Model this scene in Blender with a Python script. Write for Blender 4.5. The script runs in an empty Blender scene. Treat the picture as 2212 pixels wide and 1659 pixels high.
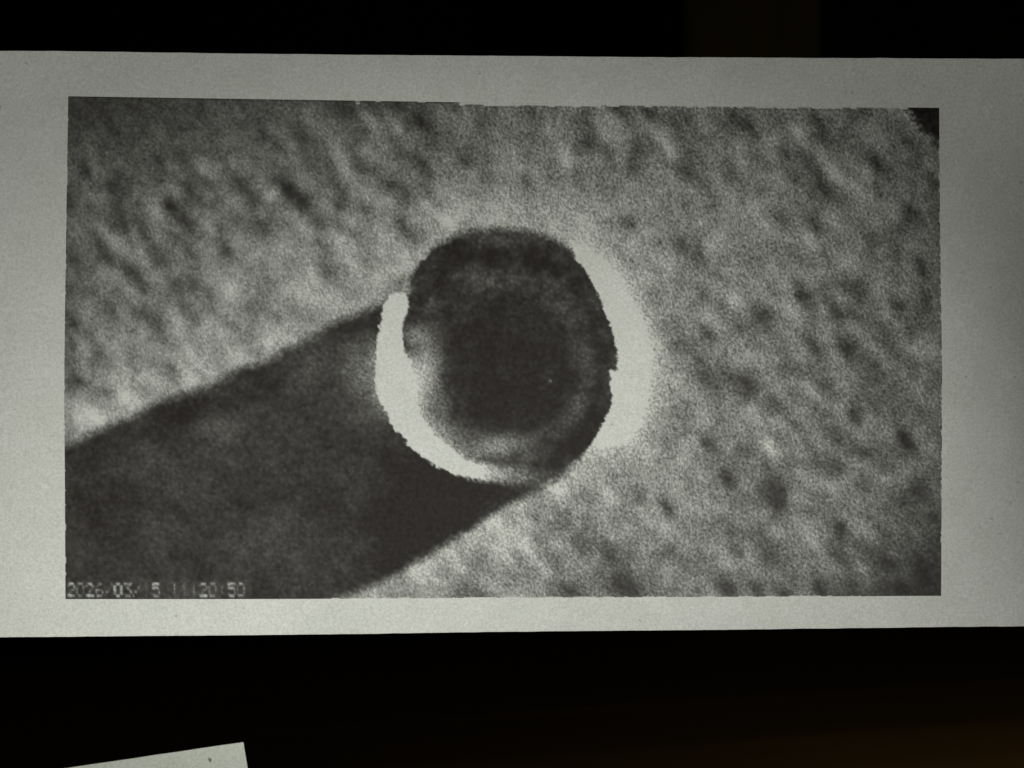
import bpy, math, random
import numpy as np

# ---------------------------------------------------------------- scene, camera, world, lamps
scn = bpy.context.scene
col = scn.collection
F = 4363.0                 # focal length in reference pixels (2212 wide frame)
CX, CY = 1106.0, 829.5
D0 = 0.200                 # metres to the middle of the printed strip

cam_d = bpy.data.cameras.new('camera')
cam = bpy.data.objects.new('camera', cam_d); col.objects.link(cam)
cam.location = (0, 0, 0); cam.rotation_euler = (math.radians(90), 0, 0)
cam_d.sensor_width = 36.0; cam_d.lens = 36.0 * F / 2212.0
cam_d.clip_start = 0.01; cam_d.clip_end = 50
cam_d.dof.use_dof = True; cam_d.dof.focus_distance = D0
cam_d.dof.aperture_fstop = (cam_d.lens / 1000.0) / 0.0012
scn.camera = cam

world = bpy.data.worlds.new('World'); scn.world = world; world.use_nodes = True
world.node_tree.nodes['Background'].inputs['Color'].default_value = (0.9, 1.0, 0.95, 1)
world.node_tree.nodes['Background'].inputs['Strength'].default_value = 0.0015

from mathutils import Vector
def lamp(name, kind, loc, target, power, colour, radius, angle=None, blend=1.0):
    l = bpy.data.lights.new(name, kind)
    l.energy = power; l.color = colour; l.shadow_soft_size = radius
    o = bpy.data.objects.new(name, l); col.objects.link(o); o.location = loc
    if kind == 'SPOT':
        l.spot_size = angle; l.spot_blend = blend
        o.rotation_euler = (Vector(target) - Vector(loc)).to_track_quat('-Z', 'Y').to_euler()
    return o
# desk lamp low left, plus an added unseen spot lower right shaping strip brightness
lamp('desk_lamp', 'SPOT', (-0.2254, -0.0604, -0.1868), (-0.0137, 0.2, 0.0396), 2.66, (0.99, 1.0, 0.955), 0.006, 0.419, 0.727)
lamp('strip_fill_spot', 'SPOT', (0.1045, -0.0964, -0.0705), (0.0016, 0.2, -0.0376), 1.90, (0.99, 1.0, 0.955), 0.006, 0.468, 0.87)
# added warm fill, out of view, brightening table and post from the right
lamp('table_fill', 'POINT', (0.45, 0.75, -0.02), None, 1.15, (1.0, 0.90, 0.55), 0.03)

scn.view_settings.view_transform = 'Standard'
scn.view_settings.look = 'None'
scn.view_settings.exposure = 0.0
scn.view_settings.gamma = 1.0
scn.render.resolution_x = 1024; scn.render.resolution_y = 768

# ---------------------------------------------------------------- materials
def new_mat(name):
    m = bpy.data.materials.new(name); m.use_nodes = True
    nt = m.node_tree
    return m, nt, nt.nodes['Principled BSDF']

PAPER = (0.816, 0.826, 0.768)

def paper_nodes(nt, tint=PAPER):
    """mottled thermal paper: returns the colour socket and adds fibre relief"""
    N, L = nt.nodes, nt.links
    tc = N.new('ShaderNodeTexCoord')
    def noise(scale, detail, rough=0.6):
        n = N.new('ShaderNodeTexNoise'); n.inputs['Scale'].default_value = scale
        n.inputs['Detail'].default_value = detail; n.inputs['Roughness'].default_value = rough
        L.new(tc.outputs['Object'], n.inputs['Vector']); return n
    fine = noise(4200, 3, 0.65); wide = noise(230, 5); speck = noise(1900, 0)
    def ramp(src, stops):
        r = N.new('ShaderNodeValToRGB'); e = r.color_ramp.elements
        e[0].position, e[0].color = stops[0][0], (*stops[0][1], 1)
        e[1].position, e[1].color = stops[1][0], (*stops[1][1], 1)
        L.new(src, r.inputs['Fac']); return r
    a = ramp(fine.outputs['Fac'], [(0.30, tuple(c*0.81 for c in tint)), (0.70, tuple(min(1, c*1.11) for c in tint))])
    b = ramp(wide.outputs['Fac'], [(0.33, (0.92, 0.925, 0.905)), (0.67, (1, 1, 1))])
    s = ramp(speck.outputs['Fac'], [(0.11, (0.70, 0.69, 0.64)), (0.16, (1, 1, 1))])
    def mul(x, y):
        m = N.new('ShaderNodeMix'); m.data_type = 'RGBA'; m.blend_type = 'MULTIPLY'
        m.inputs['Factor'].default_value = 1.0
        L.new(x, m.inputs['A']); L.new(y, m.inputs['B']); return m.outputs['Result']
    colr = mul(mul(a.outputs['Color'], b.outputs['Color']), s.outputs['Color'])
    return colr, fine, tc

def make_paper(name, tint=PAPER):
    m, nt, p = new_mat(name)
    colr, fine, tc = paper_nodes(nt, tint)
    nt.links.new(colr, p.inputs['Base Color'])
    p.inputs['Roughness'].default_value = 0.62
    p.inputs['Specular IOR Level'].default_value = 0.25
    b = nt.nodes.new('ShaderNodeBump'); b.inputs['Strength'].default_value = 0.12; b.inputs['Distance'].default_value = 0.00004
    nt.links.new(fine.outputs['Fac'], b.inputs['Height']); nt.links.new(b.outputs['Normal'], p.inputs['Normal'])
    return m

def make_print():
    m, nt, p = new_mat('thermal_print')
    N, L = nt.nodes, nt.links
    colr, fine, tc = paper_nodes(nt)
    at = N.new('ShaderNodeAttribute'); at.attribute_type = 'GEOMETRY'; at.attribute_name = 'ink'
    # the heated coating is a warm black, a little uneven
    un = N.new('ShaderNodeTexNoise'); un.inputs['Scale'].default_value = 2400; un.inputs['Detail'].default_value = 3
    L.new(tc.outputs['Object'], un.inputs['Vector'])
    ik = N.new('ShaderNodeValToRGB'); e = ik.color_ramp.elements
    e[0].position, e[0].color = 0.30, (0.0125, 0.0088, 0.0076, 1)
    e[1].position, e[1].color = 0.72, (0.028, 0.0225, 0.0200, 1)
    L.new(un.outputs['Fac'], ik.inputs['Fac'])
    mx = N.new('ShaderNodeMix'); mx.data_type = 'RGBA'
    L.new(at.outputs['Fac'], mx.inputs['Factor']); L.new(colr, mx.inputs['A']); L.new(ik.outputs['Color'], mx.inputs['B'])
    L.new(mx.outputs['Result'], p.inputs['Base Color'])
    p.inputs['Roughness'].default_value = 0.6
    p.inputs['Specular IOR Level'].default_value = 0.22
    return m

def make_wood(name, dark, light, sc=(1, 1, 1), rough=0.5):
    m, nt, p = new_mat(name)
    N, L = nt.nodes, nt.links
    tc = N.new('ShaderNodeTexCoord'); mp = N.new('ShaderNodeMapping'); mp.inputs['Scale'].default_value = sc
    L.new(tc.outputs['Object'], mp.inputs['Vector'])
    n = N.new('ShaderNodeTexNoise'); n.inputs['Scale'].default_value = 6; n.inputs['Detail'].default_value = 6
    n.inputs['Distortion'].default_value = 0.6
    L.new(mp.outputs['Vector'], n.inputs['Vector'])
    r = N.new('ShaderNodeValToRGB'); e = r.color_ramp.elements
    e[0].position, e[0].color = 0.32, (*dark, 1); e[1].position, e[1].color = 0.70, (*light, 1)
    L.new(n.outputs['Fac'], r.inputs['Fac']); L.new(r.outputs['Color'], p.inputs['Base Color'])
    p.inputs['Roughness'].default_value = rough; p.inputs['Specular IOR Level'].default_value = 0.2
    b = N.new('ShaderNodeBump'); b.inputs['Strength'].default_value = 0.15; b.inputs['Distance'].default_value = 0.001
    L.new(n.outputs['Fac'], b.inputs['Height']); L.new(b.outputs['Normal'], p.inputs['Normal'])
    return m

def make_plain(name, a, b_, scale, rough=0.8):
    m, nt, p = new_mat(name); N, L = nt.nodes, nt.links
    tc = N.new('ShaderNodeTexCoord'); n = N.new('ShaderNodeTexNoise')
    n.inputs['Scale'].default_value = scale; n.inputs['Detail'].default_value = 5
    L.new(tc.outputs['Object'], n.inputs['Vector'])
    r = N.new('ShaderNodeValToRGB'); e = r.color_ramp.elements
    e[0].position, e[0].color = 0.35, (*a, 1); e[1].position, e[1].color = 0.65, (*b_, 1)
    L.new(n.outputs['Fac'], r.inputs['Fac']); L.new(r.outputs['Color'], p.inputs['Base Color'])
    p.inputs['Roughness'].default_value = rough; p.inputs['Specular IOR Level'].default_value = 0.2
    return m

M_PAPER = make_paper('thermal_paper')
M_SLIP = make_paper('slip_paper', (0.87, 0.91, 0.80))
M_PRINT = make_print()
M_TABLE = make_wood('dark_table_wood', (0.068, 0.040, 0.014), (0.085, 0.050, 0.018), (1, 4, 4), 0.7)
M_TABLE_PALE = make_wood('brown_table_wood', (0.10, 0.058, 0.017), (0.14, 0.082, 0.025), (1, 4, 4), 0.7)
M_POST = make_wood('dark_post_wood', (0.055, 0.041, 0.018), (0.085, 0.063, 0.028), (9, 9, 1), 0.6)
M_WALL = make_plain('dark_wall', (0.010, 0.010, 0.011), (0.014, 0.014, 0.015), 5)

def link_mesh(name, verts, faces, mat, parent=None, smooth=False):
    me = bpy.data.meshes.new(name); me.from_pydata([tuple(v) for v in verts], [], faces); me.update()
    me.materials.append(mat)
    if smooth: me.polygons.foreach_set('use_smooth', [True] * len(me.polygons))
    o = bpy.data.objects.new(name, me); col.objects.link(o)
    if parent: o.parent = parent
    return o

# ---------------------------------------------------------------- setting: table top and dark wall far behind
def box(x0, x1, y0, y1, z0, z1, ch=0.003):
    """box with chamfered vertical and horizontal edges"""
    import bmesh
    bm = bmesh.new(); bmesh.ops.create_cube(bm, size=1.0)
    for v in bm.verts:
        v.co.x = x0 if v.co.x < 0 else x1; v.co.y = y0 if v.co.y < 0 else y1; v.co.z = z0 if v.co.z < 0 else z1
    bmesh.ops.bevel(bm, geom=bm.edges[:], offset=ch, segments=2, profile=0.6, affect='EDGES')
    vs = [v.co.copy() for v in bm.verts]; bm.verts.index_update()
    fs = [[v.index for v in f.verts] for f in bm.faces]; bm.free()
    return vs, fs
table = bpy.data.objects.new('table_top', None); col.objects.link(table)
table.location = (-0.068, 1.052, -0.200); table.rotation_euler = (0, 0, math.radians(22.4)); table['kind'] = 'structure'
for k, (y0, y1, z) in enumerate([(-0.52, -0.0004, 0.0), (0.0, 0.128, -0.0003), (0.1284, 0.262, -0.0001), (0.2624, 0.396, -0.0003), (0.3964, 0.50, -0.0002)]):
    v, f = box(-1.3, 1.5, y0, y1, -0.025, z, 0.0003)
    link_mesh('plank', v, f, M_TABLE_PALE if k == 0 else M_TABLE, table)
v, f = box(-3, 3, 2.30, 2.36, -0.9, 2.2)
o = link_mesh('background_wall', v, f, M_WALL); o['kind'] = 'structure'

post = bpy.data.objects.new('wooden_post', None); col.objects.link(post)
post.location = (0.2, 1.75, -0.9)
v, f = box(-0.054, 0.063, -0.03, 0.03, 0.0, 2.0, 0.006)
link_mesh('board', v, f, M_POST, post)
v, f = box(-0.090, 0.098, -0.045, 0.045, -0.001, 0.12, 0.006)
link_mesh('foot', v, f, M_POST, post)
post['label'] = 'dim dark brown wooden post in the darkness behind the top edge of the printed strip'
post['category'] = 'post'

# ---------------------------------------------------------------- the paper strip
def cub(x, xs, ys):
    """smooth curve through points (natural-ish cubic Hermite)"""
    xs = np.asarray(xs, float); ys = np.asarray(ys, float); x = np.asarray(x, float)
    m = np.gradient(ys, xs)
    i = np.clip(np.searchsorted(xs, x) - 1, 0, len(xs) - 2)
    h = xs[i+1] - xs[i]; t = (x - xs[i]) / h
    out = (2*t**3-3*t**2+1)*ys[i] + (t**3-2*t**2+t)*h*m[i] + (-2*t**3+3*t**2)*ys[i+1] + (t**3-t**2)*h*m[i+1]
    out = np.where(x < xs[0], ys[0] + m[0]*(x-xs[0]), out)
    out = np.where(x > xs[-1], ys[-1] + m[-1]*(x-xs[-1]), out)
    return out
TOPX = [0, 120, 250, 500, 800, 1106, 1456, 1756, 2212]
TOPY = [110, 110.4, 112, 115.6, 118.6, 121, 123.6, 125.2, 127]
BOTX = [0, 350, 700, 1106, 1506, 1856, 2212]
BOTY = [1376.5, 1373.6, 1370.4, 1364.6, 1361, 1356.6, 1352.6]
def depth(px, py):
    """metres from the lens plane: the strip runs away to the right and bows towards the lens"""
    s = 1243.5 + 23.0*(1106-px)/1106*np.where(px < 1106, 1.0, 0.80)
    yt = cub(px, TOPX, TOPY); yb = cub(px, BOTX, BOTY)
    v = (py - yt) / (yb - yt) * 2 - 1
    bow = 0.0009 * (1 - v*v)
    return D0 * 1243.5 / (1243.5 + 20.5*(1106-px)/1106 + 2.2*((1106-px)/1106)**2) - bow
def unproject(px, py, d):
    return np.stack([(px-CX)*d/F, d, -(py-CY)*d/F], -1)

rng = np.random.default_rng(7)
strip = bpy.data.objects.new('paper_strip', None); col.objects.link(strip)
strip.location = (0, D0, -0.0285)
strip['label'] = 'long white thermal paper strip with a grey printed picture, held across the dark'
strip['category'] = 'paper strip'
ORG = np.array([0, D0, -0.0285])

def sheet_mesh(P, thick):
    """closed thin sheet from a grid of front points (rows, cols, 3)"""
    R, C, _ = P.shape
    B = P.copy(); B[..., 1] += thick
    V = np.concatenate([P.reshape(-1, 3), B.reshape(-1, 3)]); n = R*C
    fs = []
    for r in range(R-1):
        for c in range(C-1):
            a = r*C+c
            fs.append((a, a+C, a+C+1, a+1)); fs.append((n+a, n+a+1, n+a+C+1, n+a+C))
    for c in range(C-1):
        a = c; fs.append((a, a+1, n+a+1, n+a)); a = (R-1)*C+c; fs.append((a+1, a, n+a, n+a+1))
    for r in range(R-1):
        a = r*C; fs.append((a+C, a, n+a, n+a+C)); a = r*C+C-1; fs.append((a, a+C, n+a+C, n+a))
    return V, fs

cols = np.linspace(-560, 2800, 337); rows = np.linspace(0, 1, 49)
PX, VV = np.meshgrid(cols, rows)
yt = cub(cols, TOPX, TOPY) + np.convolve(rng.normal(0, 0.42, len(cols)+6), np.ones(4)/4, 'same')[3:-3]
yb = cub(cols, BOTX, BOTY) + np.convolve(rng.normal(0, 0.42, len(cols)+6), np.ones(4)/4, 'same')[3:-3]
PY = yt[None]*(1-VV) + yb[None]*VV
P = unproject(PX, PY, depth(PX, PY)) - ORG
V, fs = sheet_mesh(P, 0.00008)
link_mesh('paper', V, fs, M_PAPER, strip)

# ---------------------------------------------------------------- the printed picture: 683 x 384 thermal dots
NX, NY = 683, 384
u = (np.arange(NX)+0.5)/NX; w = (np.arange(NY)+0.5)/NY
U, W = np.meshgrid(u, w)
def topc(u): return np.stack([146 + 1884*u, cub(146+1884*u, [146, 500, 992, 1416, 2030], [206.6, 212, 219.6, 226.2, 231.6])], -1)
def botc(u): return np.stack([140 + 1894.5*u, cub(140+1894.5*u, [140, 636, 1106, 1500, 2034], [1295.6, 1295.2, 1292.6, 1291, 1288.4])], -1)
def lefc(w): return np.stack([cub(w, [0, .27, .572, .80, 1], [146, 141.5, 137.6, 139, 140]), 206.6 + 1089*w], -1)
def rigc(w): return np.stack([cub(w, [0, .25, .56, .80, 1], [2030, 2032, 2036.5, 2035.4, 2034.5]), 231.6 + 1056.8*w], -1)
T_, B_, L_, R_ = topc(u)[None], botc(u)[None], lefc(w)[:, None], rigc(w)[:, None]
c00, c10, c01, c11 = topc(np.array(0.)), topc(np.array(1.)), botc(np.array(0.)), botc(np.array(1.))
Uq, Wq = U[..., None], W[..., None]
Q = (1-Wq)*T_ + Wq*B_ + (1-Uq)*L_ + Uq*R_ - ((1-Uq)*(1-Wq)*c00 + Uq*(1-Wq)*c10 + (1-Uq)*Wq*c01 + Uq*Wq*c11)
X, Y = Q[..., 0], Q[..., 1]

def smooth(a, b, x):
    t = np.clip((x-a)/(b-a), 0, 1); return t*t*(3-2*t)
def mix(a, b, t): return a + (b-a)*t
def chaikin(p, n=2):
    p = np.asarray(p, float)
    for _ in range(n):
        q = np.roll(p, -1, 0); p = np.stack([0.75*p+0.25*q, 0.25*p+0.75*q], 1).reshape(-1, 2)
    return p
def sdf(poly, n=1):
    p = chaikin(poly, n); d = np.full(X.shape, 1e9); inside = np.zeros(X.shape, bool)
    for a, b in zip(p, np.roll(p, -1, 0)):
        e = b-a; l2 = e@e + 1e-9
        t = np.clip(((X-a[0])*e[0] + (Y-a[1])*e[1])/l2, 0, 1)
        d = np.minimum(d, (X-a[0]-t*e[0])**2 + (Y-a[1]-t*e[1])**2)
        if a[1] != b[1]:
            cr = ((a[1] > Y) != (b[1] > Y)) & (X < (b[0]-a[0])*(Y-a[1])/(b[1]-a[1]) + a[0])
            inside ^= cr
    d = np.sqrt(d); return np.where(inside, -d, d)
def blob(x, y, sx, sy, ang=0.0):
    c, s = math.cos(math.radians(ang)), math.sin(math.radians(ang))
    a = (X-x)*c + (Y-y)*s; b = -(X-x)*s + (Y-y)*c
    return np.exp(-0.5*((a/sx)**2 + (b/sy)**2))
def fnoise(sl, sw, ang, seed):
    """oriented smooth noise, unit variance; lengths in dots"""
    r = np.random.default_rng(seed); H2, W2 = NY+64, NX+64
    fy = np.fft.fftfreq(H2)[:, None]; fx = np.fft.fftfreq(W2)[None]
    c, s = math.cos(math.radians(ang)), math.sin(math.radians(ang))
    fa = fx*c + fy*s; fb = -fx*s + fy*c
    g = np.exp(-2*np.pi**2*((fa*sl)**2 + (fb*sw)**2))
    n = np.fft.ifft2(np.fft.fft2(r.normal(size=(H2, W2)))*g).real[32:-32, 32:-32]
    return (n-n.mean())/n.std()

# broad tone of the crinkled cloth in the picture (as printed, paper = 190)
CT = [(150,215,66),(230,235,72),(330,230,82),(420,240,92),(560,235,96),(700,240,96),(880,240,100),(980,240,98),(1040,240,122),(1200,240,124),
      (1400,250,118),(1600,260,124),(1750,250,126),(1900,260,126),(150,330,92),(260,330,106),(420,330,106),(560,330,108),(720,330,120),(880,330,116),
      (1040,340,134),(1200,340,134),(1400,340,122),(1600,340,134),(1800,350,128),(2000,380,122),(150,450,98),(300,440,112),(450,450,118),(600,440,118),
      (750,440,124),(900,440,132),(1050,430,150),(1200,450,144),(1400,450,132),(1600,460,134),(1800,470,128),(2000,480,120),(150,580,112),(300,570,122),
      (450,560,128),(600,560,130),(780,550,146),(870,540,152),(1450,560,132),(1650,580,126),(1850,600,124),(2010,600,116),(150,700,112),(300,700,126),
      (450,680,134),(600,680,138),(760,640,156),(160,800,118),(280,800,138),(420,790,146),(560,750,154),(160,920,152),(300,850,150),(1500,720,122),
      (1650,720,112),(1850,740,112),(2010,740,112),(1480,880,124),(1650,860,120),(1850,880,112),(2010,880,112),(1300,1030,146),(1450,1000,124),
      (1600,1000,118),(1800,1000,116),(2000,1020,104),(1250,1120,136),(1100,1160,142),(1000,1220,144),(900,1270,142),(1200,1230,132),(1350,1150,122),
      (1500,1150,126),(1650,1150,120),(1850,1150,118),(2010,1180,88),(1350,1270,108),(1550,1270,114),(1700,1270,118),(1850,1270,86),(1990,1270,58)]
num = np.zeros_like(X); den = np.zeros_like(X) + 1e-9
for x, y, t in CT:
    g = np.exp(-0.5*((X-x)**2 + (Y-y)**2)/78.0**2) + 1e-6; num += g*t; den += g
T = num/den
T += 7.0*fnoise(8.5, 4.6, 54, 3) + 6.5*fnoise(5, 3.2, 48, 4) + 6.0*fnoise(4, 4, 0, 5)

# crinkles: dark (D) and light (L) streaks
TILE = {1: (240, 360, 2.212), 2: (240, 1000, 2.212), 3: (1100, 380, 2.212), 4: (2000, 380, 2.212),
        5: (2750, 400, 2.212), 6: (2500, 1000, 1.7696), 7: (2700, 1650, 2.1067), 8: (1600, 1850, 1.9235)}
DARK = {
 1: [(300,100,1.2),(1070,590,1),(1330,560,.8),(850,600,.5),(1130,880,.6),(950,1010,1),(1080,1120,.9),(1150,1250,.8),(1130,1400,1),(560,1180,1.1),(740,1290,1.1),
     (820,1380,1),(250,1210,1),(360,1340,.8),(400,1450,.7),(600,1560,1),(1450,1390,1.1),(1650,960,.9),(1960,840,1.3),(2130,1000,.9),(1300,800,.6),(1720,1170,.6),
     (1800,1280,.5),(80,950,1),(100,1500,.7),(1500,1150,.7),(1880,480,.8),(220,700,.7),(430,800,.6)],
 2: [(620,170,1.2),(720,300,1.1),(1000,260,.8),(1150,310,.8),(1290,370,1.2),(1650,170,.6),(1840,250,.5),(1650,470,.8),(1780,500,.6),(740,560,1.2),(850,620,1),
     (1150,560,.7),(100,800,1),(80,300,.8),(330,900,1.1),(900,970,.8),(970,1010,.8),(380,1210,.8),(150,1110,.9),(120,600,.9),(430,480,.6),(1900,570,.7),(2080,560,.7),(600,1010,.5)],
 3: [(560,90,.9),(650,180,.9),(1230,200,1.2),(790,60,.8),(1060,80,.9),(650,530,1.2),(970,410,.7),(1060,490,1),(1190,560,1.1),(1290,650,1),(970,760,1),(1110,870,.9),
     (70,810,.6),(220,960,1),(310,1120,1.1),(360,1280,1),(400,1530,1.1),(770,1000,.9),(1050,1060,1.2),(1060,1150,.8),(520,930,.8),(1300,840,.8),(1280,420,.6),
     (1640,590,.7),(2000,300,.6),(180,370,.8),(1540,130,.9),(250,550,.5),(490,760,.5),(500,1100,.7),(680,1230,.5)],
 4: [(700,230,1.2),(970,110,1.1),(1200,120,1.4),(1110,440,1.3),(1085,600,1.2),(1580,200,.8),(1590,470,.8),(1520,660,.9),(2080,280,1),(380,460,.7),(2000,660,.9),(690,420,.7),
     (190,130,.7),(1500,1290,.9),(1780,980,.7),(390,110,.8),(1050,1100,.8),(820,820,.5),(1650,1400,.6),(180,760,.5)],
 5: [(400,210,.8),(480,330,.8),(1010,150,1),(1110,340,1.1),(960,560,1.1),(1050,680,1.1),(1140,810,1.1),(1540,530,1.1),(1600,650,1.1),(1560,760,.9),(1730,250,.7),(1820,370,.7),
     (2000,660,1.1),(1830,940,.9),(1920,1050,.9),(1030,1090,1.2),(800,1290,1),(340,680,.9),(510,810,.9),(720,1010,.7),(1370,1620,1.1),(1940,1430,1.1),(750,430,.7),(1480,1230,.8),
     (300,100,.9),(560,500,.6),(1350,180,.5),(900,1640,.9)],
 6: [(1170,300,1.5),(900,450,1.3),(1400,400,.9),(1540,440,.8),(1680,490,1),(1460,220,.9),(1570,290,.9),(1220,600,1),(1280,690,.8),(1470,650,1.1),(300,600,1.1),(500,550,.7),
     (440,740,.8),(480,860,.8),(780,890,1),(1190,840,.9),(1320,920,.9),(1540,1120,1.1),(1000,1050,.9),(1120,1190,1.1),(1880,1290,1.4),(1930,830,1),(1820,360,.8),(1690,880,.7),(1700,1010,.5)],
 7: [(740,560,1.3),(790,670,1.6),(640,600,.9),(330,480,1.2),(1250,390,1),(1100,400,.8),(1480,280,.8),(1830,180,1.1),(1950,600,1.5),(330,860,1.1),(380,960,.9),(420,1080,1.1),
     (700,1150,1.5),(600,950,.8),(1290,900,1),(1300,1000,.6),(1620,1170,1.2),(320,1400,1.7),(600,1420,1),(830,1465,1.2),(1100,1410,1),(1780,1400,1.2),(2060,1380,.8),(2090,1130,1),
     (1960,1280,.8),(1380,1400,.8),(1850,1000,.8),(2080,850,.8),(480,250,.9),(170,200,.9),(1300,1170,.7),(700,430,.7)],
 8: [(1000,520,.9),(1240,420,1.2),(1300,560,1),(1530,620,1.5),(1980,300,1.4),(1400,400,.6),(1680,900,1.7),(1600,850,1),(1230,920,1.4),(550,955,1),(420,940,.9),(740,880,.7),
     (600,700,.5),(1750,180,.7),(2000,600,.7),(1380,260,.7),(1330,640,.7),(950,370,.6)]}
LIGHT = {
 1: [(800,1040),(1280,1180),(350,1200),(1850,900),(500,1330),(300,620),(1240,680),(700,1450)],
 2: [(1450,280),(1150,900),(1130,1050),(1480,880),(1800,760),(1950,720),(560,1260),(800,1130),(150,1440),(1000,560),(1400,700),(250,1390)],
 3: [(830,260),(1030,300),(760,450),(540,560),(1080,1390),(1180,720),(1510,1150),(1430,1080),(620,1090),(110,420),(500,1260),(1250,930),(880,1550)],
 4: [(520,480),(870,360),(1400,470),(850,150),(1830,750),(1950,900),(500,600)],
 5: [(380,540),(1240,650),(1380,750),(1000,1270),(1600,340),(870,300),(1500,850),(280,800),(1060,440),(1700,1000)],
 6: [(1150,710),(1000,970),(1220,930),(1420,1100),(940,1370),(1100,420),(1500,530),(690,330),(1650,650)],
 7: [(970,480),(340,1180),(320,1270),(700,260),(1500,950),(980,1200),(1030,690),(1450,1250),(1820,550),(1200,560),(1080,1040)],
 8: [(350,650),(390,740),(110,790),(750,650),(1050,760),(900,600),(1550,200),(1900,170),(1950,480),(1150,170),(700,430)]}
rr = random.Random(5)
acc = np.zeros_like(T)
for k, lst in DARK.items():
    ox, oy, s = TILE[k]
    for x, y, st in lst:
        cx_, cy_, a_ = (ox+x/s)*.5486, (oy+y/s)*.5486, rr.uniform(38, 68)
        acc -= 28*st*blob(cx_, cy_, rr.uniform(17, 28), rr.uniform(9, 14), a_) + 18*st*blob(cx_+rr.uniform(-3, 3), cy_+rr.uniform(-4, 4), rr.uniform(7, 14), rr.uniform(5, 8), a_+rr.uniform(-20, 20))
for k, lst in LIGHT.items():
    ox, oy, s = TILE[k]
    for x, y in lst:
        acc += 29*blob((ox+x/s)*.5486, (oy+y/s)*.5486, rr.uniform(15, 24), rr.uniform(8, 12), rr.uniform(42, 66))
T += np.where(acc < 0, -66*np.tanh(-acc/66), acc)
T += 46*blob(1100, 455, 150, 22)*smooth(500, 470, Y)*0.5
rag = 1.5*fnoise(1.0, 1.0, 0, 11) + 0.6*fnoise(3, 3, 0, 12)
# dark corners of the picture
tri = sdf([(1948, 220), (2050, 220), (2050, 328), (2030, 314), (1990, 280)], 0)
T = mix(T, 34, smooth(13, -15, tri + 2*rag))
T = mix(T, 44, np.clip(1.15*blob(2026, 1278, 62, 40), 0, .95)); T = mix(T, 46, np.clip(1.1*blob(2036, 1195, 16, 44), 0, .9)); T = mix(T, 50, .8*blob(1925, 1288, 60, 24))
T = mix(T, 56, 0.85*blob(215, 212, 110, 34)); T = mix(T, 84, 0.45*blob(330, 240, 260, 60)); T = mix(T, 66, 0.7*blob(146, 240, 22, 60)); T = mix(T, 74, 0.6*blob(520, 212, 330, 11)); T = mix(T, 78, 0.5*blob(900, 222, 90, 12))
T = mix(T, 88, 0.55*blob(142, 560, 9, 260)); T = mix(T, 96, 0.5*blob(2034, 760, 8, 330))
for x_, y_, sx_, sy_, t_ in [(1310,1192,16,15,62),(1352,1262,34,20,52),(1240,1282,20,12,62),(1670,1062,22,28,58),(1575,1262,24,16,62),(1985,1060,22,26,58),(1668,1195,26,20,72),(1880,1195,34,18,78),(1600,1000,20,20,100)]:
    T = mix(T, t_, 0.75*blob(x_, y_, sx_, sy_, 40))

DISC = [(880,640),(882,612),(895,585),(915,558),(945,530),(985,508),(1030,497),(1080,493),(1130,495),(1175,505),(1215,524),(1243,548),(1268,586),(1290,628),(1310,670),
        (1326,714),(1336,760),(1335,800),(1330,850),(1318,895),(1298,930),(1270,968),(1240,1005),(1208,1036),(1165,1052),(1120,1050),(1060,1035),(980,1000),(930,960),(900,900),(880,840),(868,760),(866,700)]
RIGHT = [(1247,531),(1239,545),(1241,560),(1268,586),(1288,625),(1308,669),(1320,713),(1334,752),(1337,785),(1337,796),(1328,799),(1317,803),(1315,812),(1317,832),(1325,850),(1324,867),(1308,903),(1292,935),(1281,954),
         (1300,958),(1330,958),(1352,950),(1378,925),(1394,877),(1403,828),(1406,776),(1402,732),(1387,693),(1364,649),(1340,606),(1308,570),(1269,538)]
LEFT = [(850,634),(838,645),(826,669),(818,717),(812,776),(812,816),(816,855),(836,895),(860,935),(892,970),(927,998),(967,1021),(1007,1034),(1050,1041),(1094,1042),(1128,1038),(1130,1018),
        (1094,1012),(1038,1003),(999,987),(967,963),(935,935),(912,903),(900,867),(899,828),(888,788),(873,748),(868,717),(870,693),(881,673),(884,653),(876,635),(862,631)]
SHAD = [(60,1004),(140,966),(215,925),(300,890),(390,852),(470,820),(560,785),(640,745),(720,700),(790,668),(838,640),(900,640),(1000,900),(1168,1058),(1130,1078),(1070,1112),(1000,1152),(930,1200),
        (870,1235),(800,1266),(720,1296),(640,1330),(60,1330)]
dD, dR, dL, dS = sdf(DISC), sdf(RIGHT, 1), sdf(LEFT, 1), sdf(SHAD, 0)
# bright glow of the cloth round the cup
T = mix(T, 182, 0.55*np.exp(-np.clip(dD, 0, None)/24)*smooth(660, 560, Y)*smooth(1290, 1230, X))
T = mix(T, 196, np.exp(-(np.clip(dR+7, 0, None)/36)**1.3))
T = mix(T, 160, 0.45*np.exp(-np.clip(dD, 0, None)/30)*smooth(930, 1000, Y)*smooth(1150, 1230, X))
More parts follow.
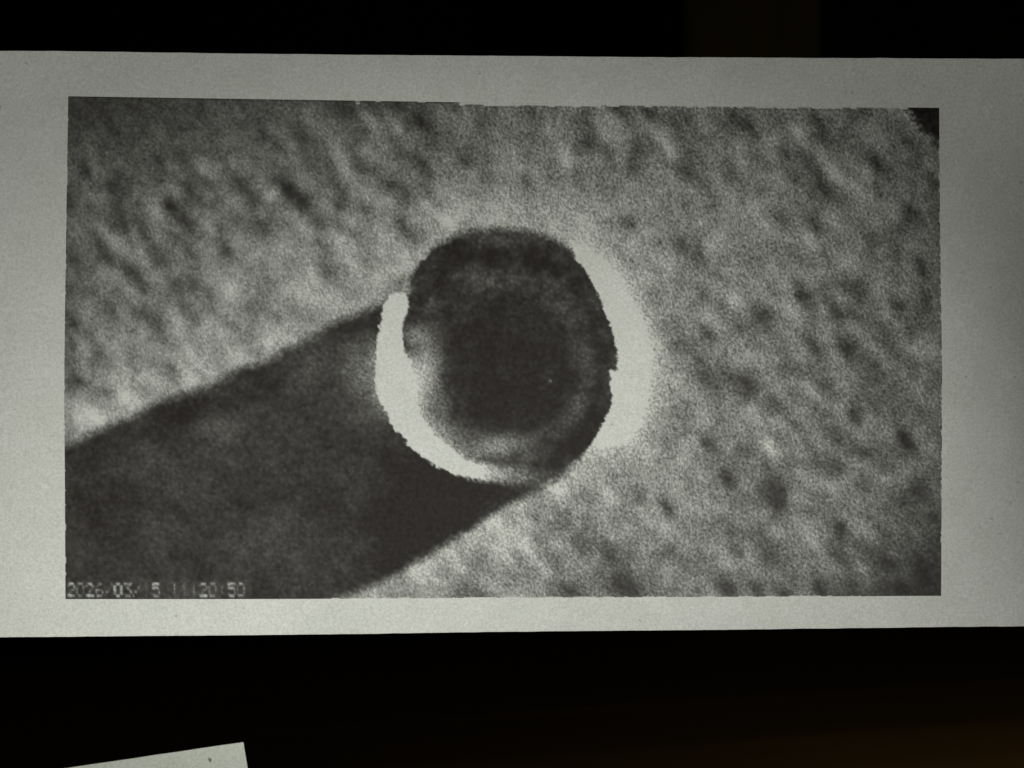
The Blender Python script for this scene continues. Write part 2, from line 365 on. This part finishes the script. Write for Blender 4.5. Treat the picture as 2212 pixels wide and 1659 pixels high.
# the cup's shadow
sh = 47 + 4*fnoise(14, 10, 0, 21) + 3*fnoise(5, 4, 30, 22)
for x, y, sx, sy, a, k in [(470,922,34,26,0,26),(665,800,50,22,-20,22),(780,810,34,55,0,42),(610,935,70,40,0,9),(730,930,60,40,0,6),(640,1180,120,60,0,4),(400,1020,80,50,0,7),
                           (930,1030,85,40,35,-24),(1060,1062,70,17,8,-26),(880,1120,90,50,0,-20),(960,1130,70,40,-35,-18),(560,850,90,20,-24,-14),(350,905,80,20,-24,-14),(780,700,60,16,-28,-14),
                           (700,1040,40,40,0,-8),(250,1120,60,50,0,-5),(880,1180,60,50,-30,-14),(200,1000,50,20,-20,-6),(640,890,40,30,0,-8),(800,900,30,26,0,8)]:
    sh = sh + k*blob(x, y, sx, sy, a)
T = mix(T, sh, smooth(15, -17, dS + 1.0*rag + 2.2*fnoise(7, 7, 0, 13)))
T = mix(T, 150, 0.85*np.exp(-np.clip(dL, 0, None)/17)*smooth(700, 790, Y)*smooth(935, 860, Y)*(X < 880))
# the cup seen from above: rim, wall and dark inside
di = 46 + 5*fnoise(8, 6, 0, 31) + 5*fnoise(3, 3, 0, 32)
r_in = np.sqrt(((X-1085)/132)**2 + ((Y-785)/150)**2)
di = mix(di + 3, 34 + 3*fnoise(4, 4, 0, 33), smooth(1.28, 0.80, r_in + 0.07*fnoise(10, 10, 0, 34)))
di = di + 6*np.exp(-((r_in-1.42)/0.16)**2)*smooth(930, 860, Y) - 11*np.exp(-((r_in-1.62)/0.10)**2)*smooth(1000, 960, Y)
di = di - 4*smooth(600, 540, Y)
for x, y, sx, sy, a, k in [(1062,966,46,19,-5,62),(1005,985,30,14,30,24),(1248,872,30,16,-62,16),(1222,905,24,16,-45,10),(1180,940,30,16,-25,2),(1290,800,20,60,5,-6),
                           (897,728,24,15,0,44),(915,745,34,22,30,22),(1010,620,40,30,0,8),(1090,605,60,18,0,8),(1110,566,70,11,8,-14),(940,600,36,40,-40,-8),
                           (1250,960,62,17,-47,-20),(1160,1000,60,16,-15,-10),(1130,790,60,60,0,-2),(960,690,14,40,0,-8),(1110,890,80,40,0,-7),(1068,655,50,10,0,4),(1190,700,40,30,0,6),
                           (1120,1030,50,14,0,30),(1200,1030,40,14,-35,22)]:
    di = di + k*blob(x, y, sx, sy, a)
di = mix(di, 168, 0.95*np.exp(-(np.clip(dL, 0, None)/27)**1.15)*smooth(735, 800, Y)*smooth(1010, 930, Y)*(X > 860))
di = di + 60*blob(922, 800, 19, 42, 8) + 24*blob(945, 850, 20, 50, -12)
di = mix(di, 118, 0.55*np.exp(-np.clip(dL, 0, None)/14)*smooth(985, 1005, Y))
di = di + 45*blob(1187, 824, 2.6, 3.6, 30)
hard = smooth(600, 560, X*0 + Y)*1.0
soft = mix(3.0, 11.0, np.maximum(smooth(560, 520, Y), np.maximum(smooth(960, 1010, Y), smooth(905, 880, X)*smooth(660, 630, Y))))
T = mix(T, di, np.clip(0.5 - 0.5*(dD + rag*0.9)/soft, 0, 1))
T = T - 40*blob(868, 612, 9, 16, 25)*smooth(4, 12, dD)
# blown-out white crescents of the rim
T = mix(T, 205, np.clip(0.5 - 0.5*(dR + 12*smooth(8, 40, dD) + rag*mix(1.4, 3.0, smooth(2, 20, dD)))/mix(2.4, 16, smooth(4, 30, dD)), 0, 1))
wl = mix(205, 112, smooth(1010, 1125, X))
T = mix(T, wl, np.clip(0.5 - 0.5*(dL + rag)/mix(2.4, 10, smooth(960, 1080, X)), 0, 1))
# slightly raised first line on the left, missing dots on the right
row = np.arange(NY)[:, None]
gap = ((X > 768) & (X < 777)) | ((X > 811) & (X < 822)) | ((X > 903) & (X < 918)) | (X > 993)
T = np.where((row < 1) & ~gap, np.minimum(T, 60), T)
gap &= (X < 1960)
T = np.where((row < np.where((X > 993) & (X < 1300), 2, 1)) & gap, np.maximum(T, 190), T)
edge_n = fnoise(2.5, .6, 0, 41)
T = np.where((row == np.where(X < 1300, 2, 1)) & gap & (edge_n > 0.1), np.maximum(T, 178), T)
T = np.where((row >= NY-1) & (X > 640) & (edge_n > .1) & (T > 70), 205, T)
colx = np.arange(NX)[None]; edge_m = fnoise(.6, 1.2, 0, 42)
T = np.where((colx >= NX-1) & (edge_m > .2) & (T > 60), 190, T); T = np.where((colx == 0) & (edge_m > 1.0), 185, T)

def gblur(a, s):
    r = int(3*s+1.5); k = np.exp(-0.5*(np.arange(-r, r+1)/s)**2); k /= k.sum()
    p = np.pad(a, r, mode='edge')
    p = np.apply_along_axis(lambda q: np.convolve(q, k, 'valid'), 0, p)
    return np.apply_along_axis(lambda q: np.convolve(q, k, 'valid'), 1, p)
# date printed in the corner of the picture, partly lost in the dots
FONT = {'0': '01110 10001 10001 10001 10001 10001 01110', '1': '00100 01100 00100 00100 00100 00100 00100', '2': '01110 10001 00001 00010 00100 01000 11111',
        '3': '11111 00010 00100 00010 00001 10001 01110', '5': '11111 10000 11110 00001 00001 10001 01110', '6': '00110 01000 10000 11110 10001 10001 01110',
        '/': '00001 00001 00010 00100 01000 10000 10000', ':': '00000 00100 00100 00000 00100 00100 00000', ' ': '00000 00000 00000 00000 00000 00000 00000'}
stamp = '2026/03/15 11:20:50'
strength = [1, .62, 1, .75, .55, .95, .85, .7, .45, 1, 0, .75, .28, .65, 1, .85, .6, .95, .9]
tx = np.zeros_like(T)
for i, ch in enumerate(stamp):
    g = np.array([[int(b) for b in r] for r in FONT[ch].split()], float)
    gx = (X - (144.5 + 20.4*i))/17.2*5; gy = (Y - 1259.8)/29.4*7
    ok = (gx > 0) & (gx < 5) & (gy > 0) & (gy < 7)
    val = g[np.clip(gy.astype(int), 0, 6), np.clip(gx.astype(int), 0, 4)]
    tx = np.where(ok, val*strength[i], tx)
tx = gblur(tx, 0.55)
T = mix(T, 138, np.clip(1.15*tx, 0, 1)*np.clip(0.85 + 0.20*fnoise(1.3, 1.3, 0, 51), 0, 1))
T = np.where((Y > 1252) & (Y < 1296) & (X < 545), T + 5, T)

# tone -> coverage, then error diffusion to single dots, then the bleed of heat in the paper
def lin(t):
    t = np.clip(t, 0, 255)/255; return np.where(t < .04045, t/12.92, ((t+.055)/1.055)**2.4)
ref = np.clip((lin(T)/lin(190.) - 0.035)/0.965, 0, 1)
ref = np.where(T > 186, 1.0, ref)
noise_t = np.random.default_rng(9).normal(0, 0.10, ref.shape)
buf = [list(map(float, r)) for r in ref]; nt_ = noise_t.tolist()
dots = np.zeros((NY, NX)); 
for y in range(NY):
    rowv = buf[y]; nxt = buf[y+1] if y+1 < NY else None; nz = nt_[y]
    rng_x = range(NX) if y % 2 == 0 else range(NX-1, -1, -1); sgn = 1 if y % 2 == 0 else -1
    for x in rng_x:
        v0 = rowv[x]; o_ = 1.0 if v0 + (nz[x] if 0.01 < v0 < .99 else 0) > 0.5 else 0.0
        e_ = v0 - o_; dots[y, x] = o_
        a = x + sgn
        if 0 <= a < NX: rowv[a] += e_*0.4375
        if nxt is not None:
            nxt[x] += e_*0.3125
            if 0 <= a < NX: nxt[a] += e_*0.0625
            b = x - sgn
            if 0 <= b < NX: nxt[b] += e_*0.1875
grain = gblur(dots, 0.72) - gblur(ref, 0.72)
sd = np.sqrt(gblur(grain**2, 6)) + 0.02
grain = grain/sd                                           # unit-contrast worm and dot pattern
Ts = np.clip(T, 0, 200)
amp = np.interp(Ts, [30, 45, 65, 100, 150, 180, 190], [2.5, 4, 9, 21, 27, 20, 0])*mix(0.58, 0.92, smooth(500, 1250, X))
Tp = Ts + amp*grain + np.where(Ts < 176, np.interp(Ts, [40, 90], [4.2, 5.5])*fnoise(.8, .8, 0, 61) + np.interp(Ts, [40, 90], [1.8, 3.5])*fnoise(1.6, 1.6, 0, 62), 0)
INK = 0.024
ink = np.clip(1.0 - (lin(Tp)/lin(190.) - INK)/(1-INK), 0, 1)
ink = np.where(T > 188, 0.0, ink)

PD = unproject(X, Y, depth(X, Y) - 0.00001) - ORG
me = bpy.data.meshes.new('printed_picture')
nv = NX*NY; nf = (NX-1)*(NY-1)
me.vertices.add(nv); me.vertices.foreach_set('co', PD.reshape(-1).astype(np.float32))
idx = np.arange(nv).reshape(NY, NX)
q = np.stack([idx[:-1, :-1], idx[1:, :-1], idx[1:, 1:], idx[:-1, 1:]], -1).reshape(-1)
me.loops.add(nf*4); me.loops.foreach_set('vertex_index', q.astype(np.int32))
me.polygons.add(nf); me.polygons.foreach_set('loop_start', np.arange(0, nf*4, 4, dtype=np.int32))
me.update(calc_edges=True)
at = me.attributes.new('ink', 'FLOAT', 'POINT'); at.data.foreach_set('value', ink.reshape(-1).astype(np.float32))
me.materials.append(M_PRINT)
pic = bpy.data.objects.new('printed_picture', me); col.objects.link(pic); pic.parent = strip
pic['label'] = 'grainy black and grey printed picture of a round cup and its long shadow on crinkled cloth, with a date'

# ---------------------------------------------------------------- second slip of paper, lower left corner
slip = bpy.data.objects.new('paper_slip', None); col.objects.link(slip)
DS = 0.212
corner = np.array([(525.5-CX)*DS/F, DS, -(1603-CY)*DS/F])
slip.location = corner
slip['label'] = 'blank off white paper slip poking its corner in at the bottom left'
slip['category'] = 'paper slip'
ang = math.radians(9.4)
ex = np.array([-math.cos(ang), 0, -math.sin(ang)]); ez = np.array([math.sin(ang)*0.87, 0, -math.cos(ang)])
R, C = 21, 25
PS = np.zeros((R, C, 3))
for r in range(R):
    for c in range(C):
        s, t = 0.057*(1-c/(C-1)), 0.085*r/(R-1)
        p = ex*s + ez*t
        p[1] = 0.020*(t/0.085)**1.0 * 0.6 + 0.004*math.sin(s*30)
        if r == 0: p[2] += rr.uniform(-1, 1)*0.00002
        PS[r, c] = p
V, fs = sheet_mesh(PS, 0.00008)
link_mesh('paper', V, fs, M_SLIP, slip)
# small dark fleck stuck on the slip, just inside its corner
M_FLECK = make_plain('fleck', (0.20, 0.20, 0.17), (0.30, 0.30, 0.26), 3000)
fx, fz = (452-525.5)*DS/F, -(1642-1603)*DS/F
fv = [(fx + 0.00022*math.cos(a*math.pi/4)*rr.uniform(.6, 1.1), 0, fz + 0.00034*math.sin(a*math.pi/4)*rr.uniform(.7, 1.1)) for a in range(8)]
sy = 0.012*(-fz/0.085) + 0.004*math.sin(-fx*30)
V = [(x, sy-0.00002, z) for x, _, z in fv] + [(x, sy-0.00007, z) for x, _, z in fv]
fs = [tuple(range(8)), tuple(range(15, 7, -1))] + [(k, (k+1) % 8, 8+(k+1) % 8, 8+k) for k in range(8)]
link_mesh('fleck', V, fs, M_FLECK, slip)
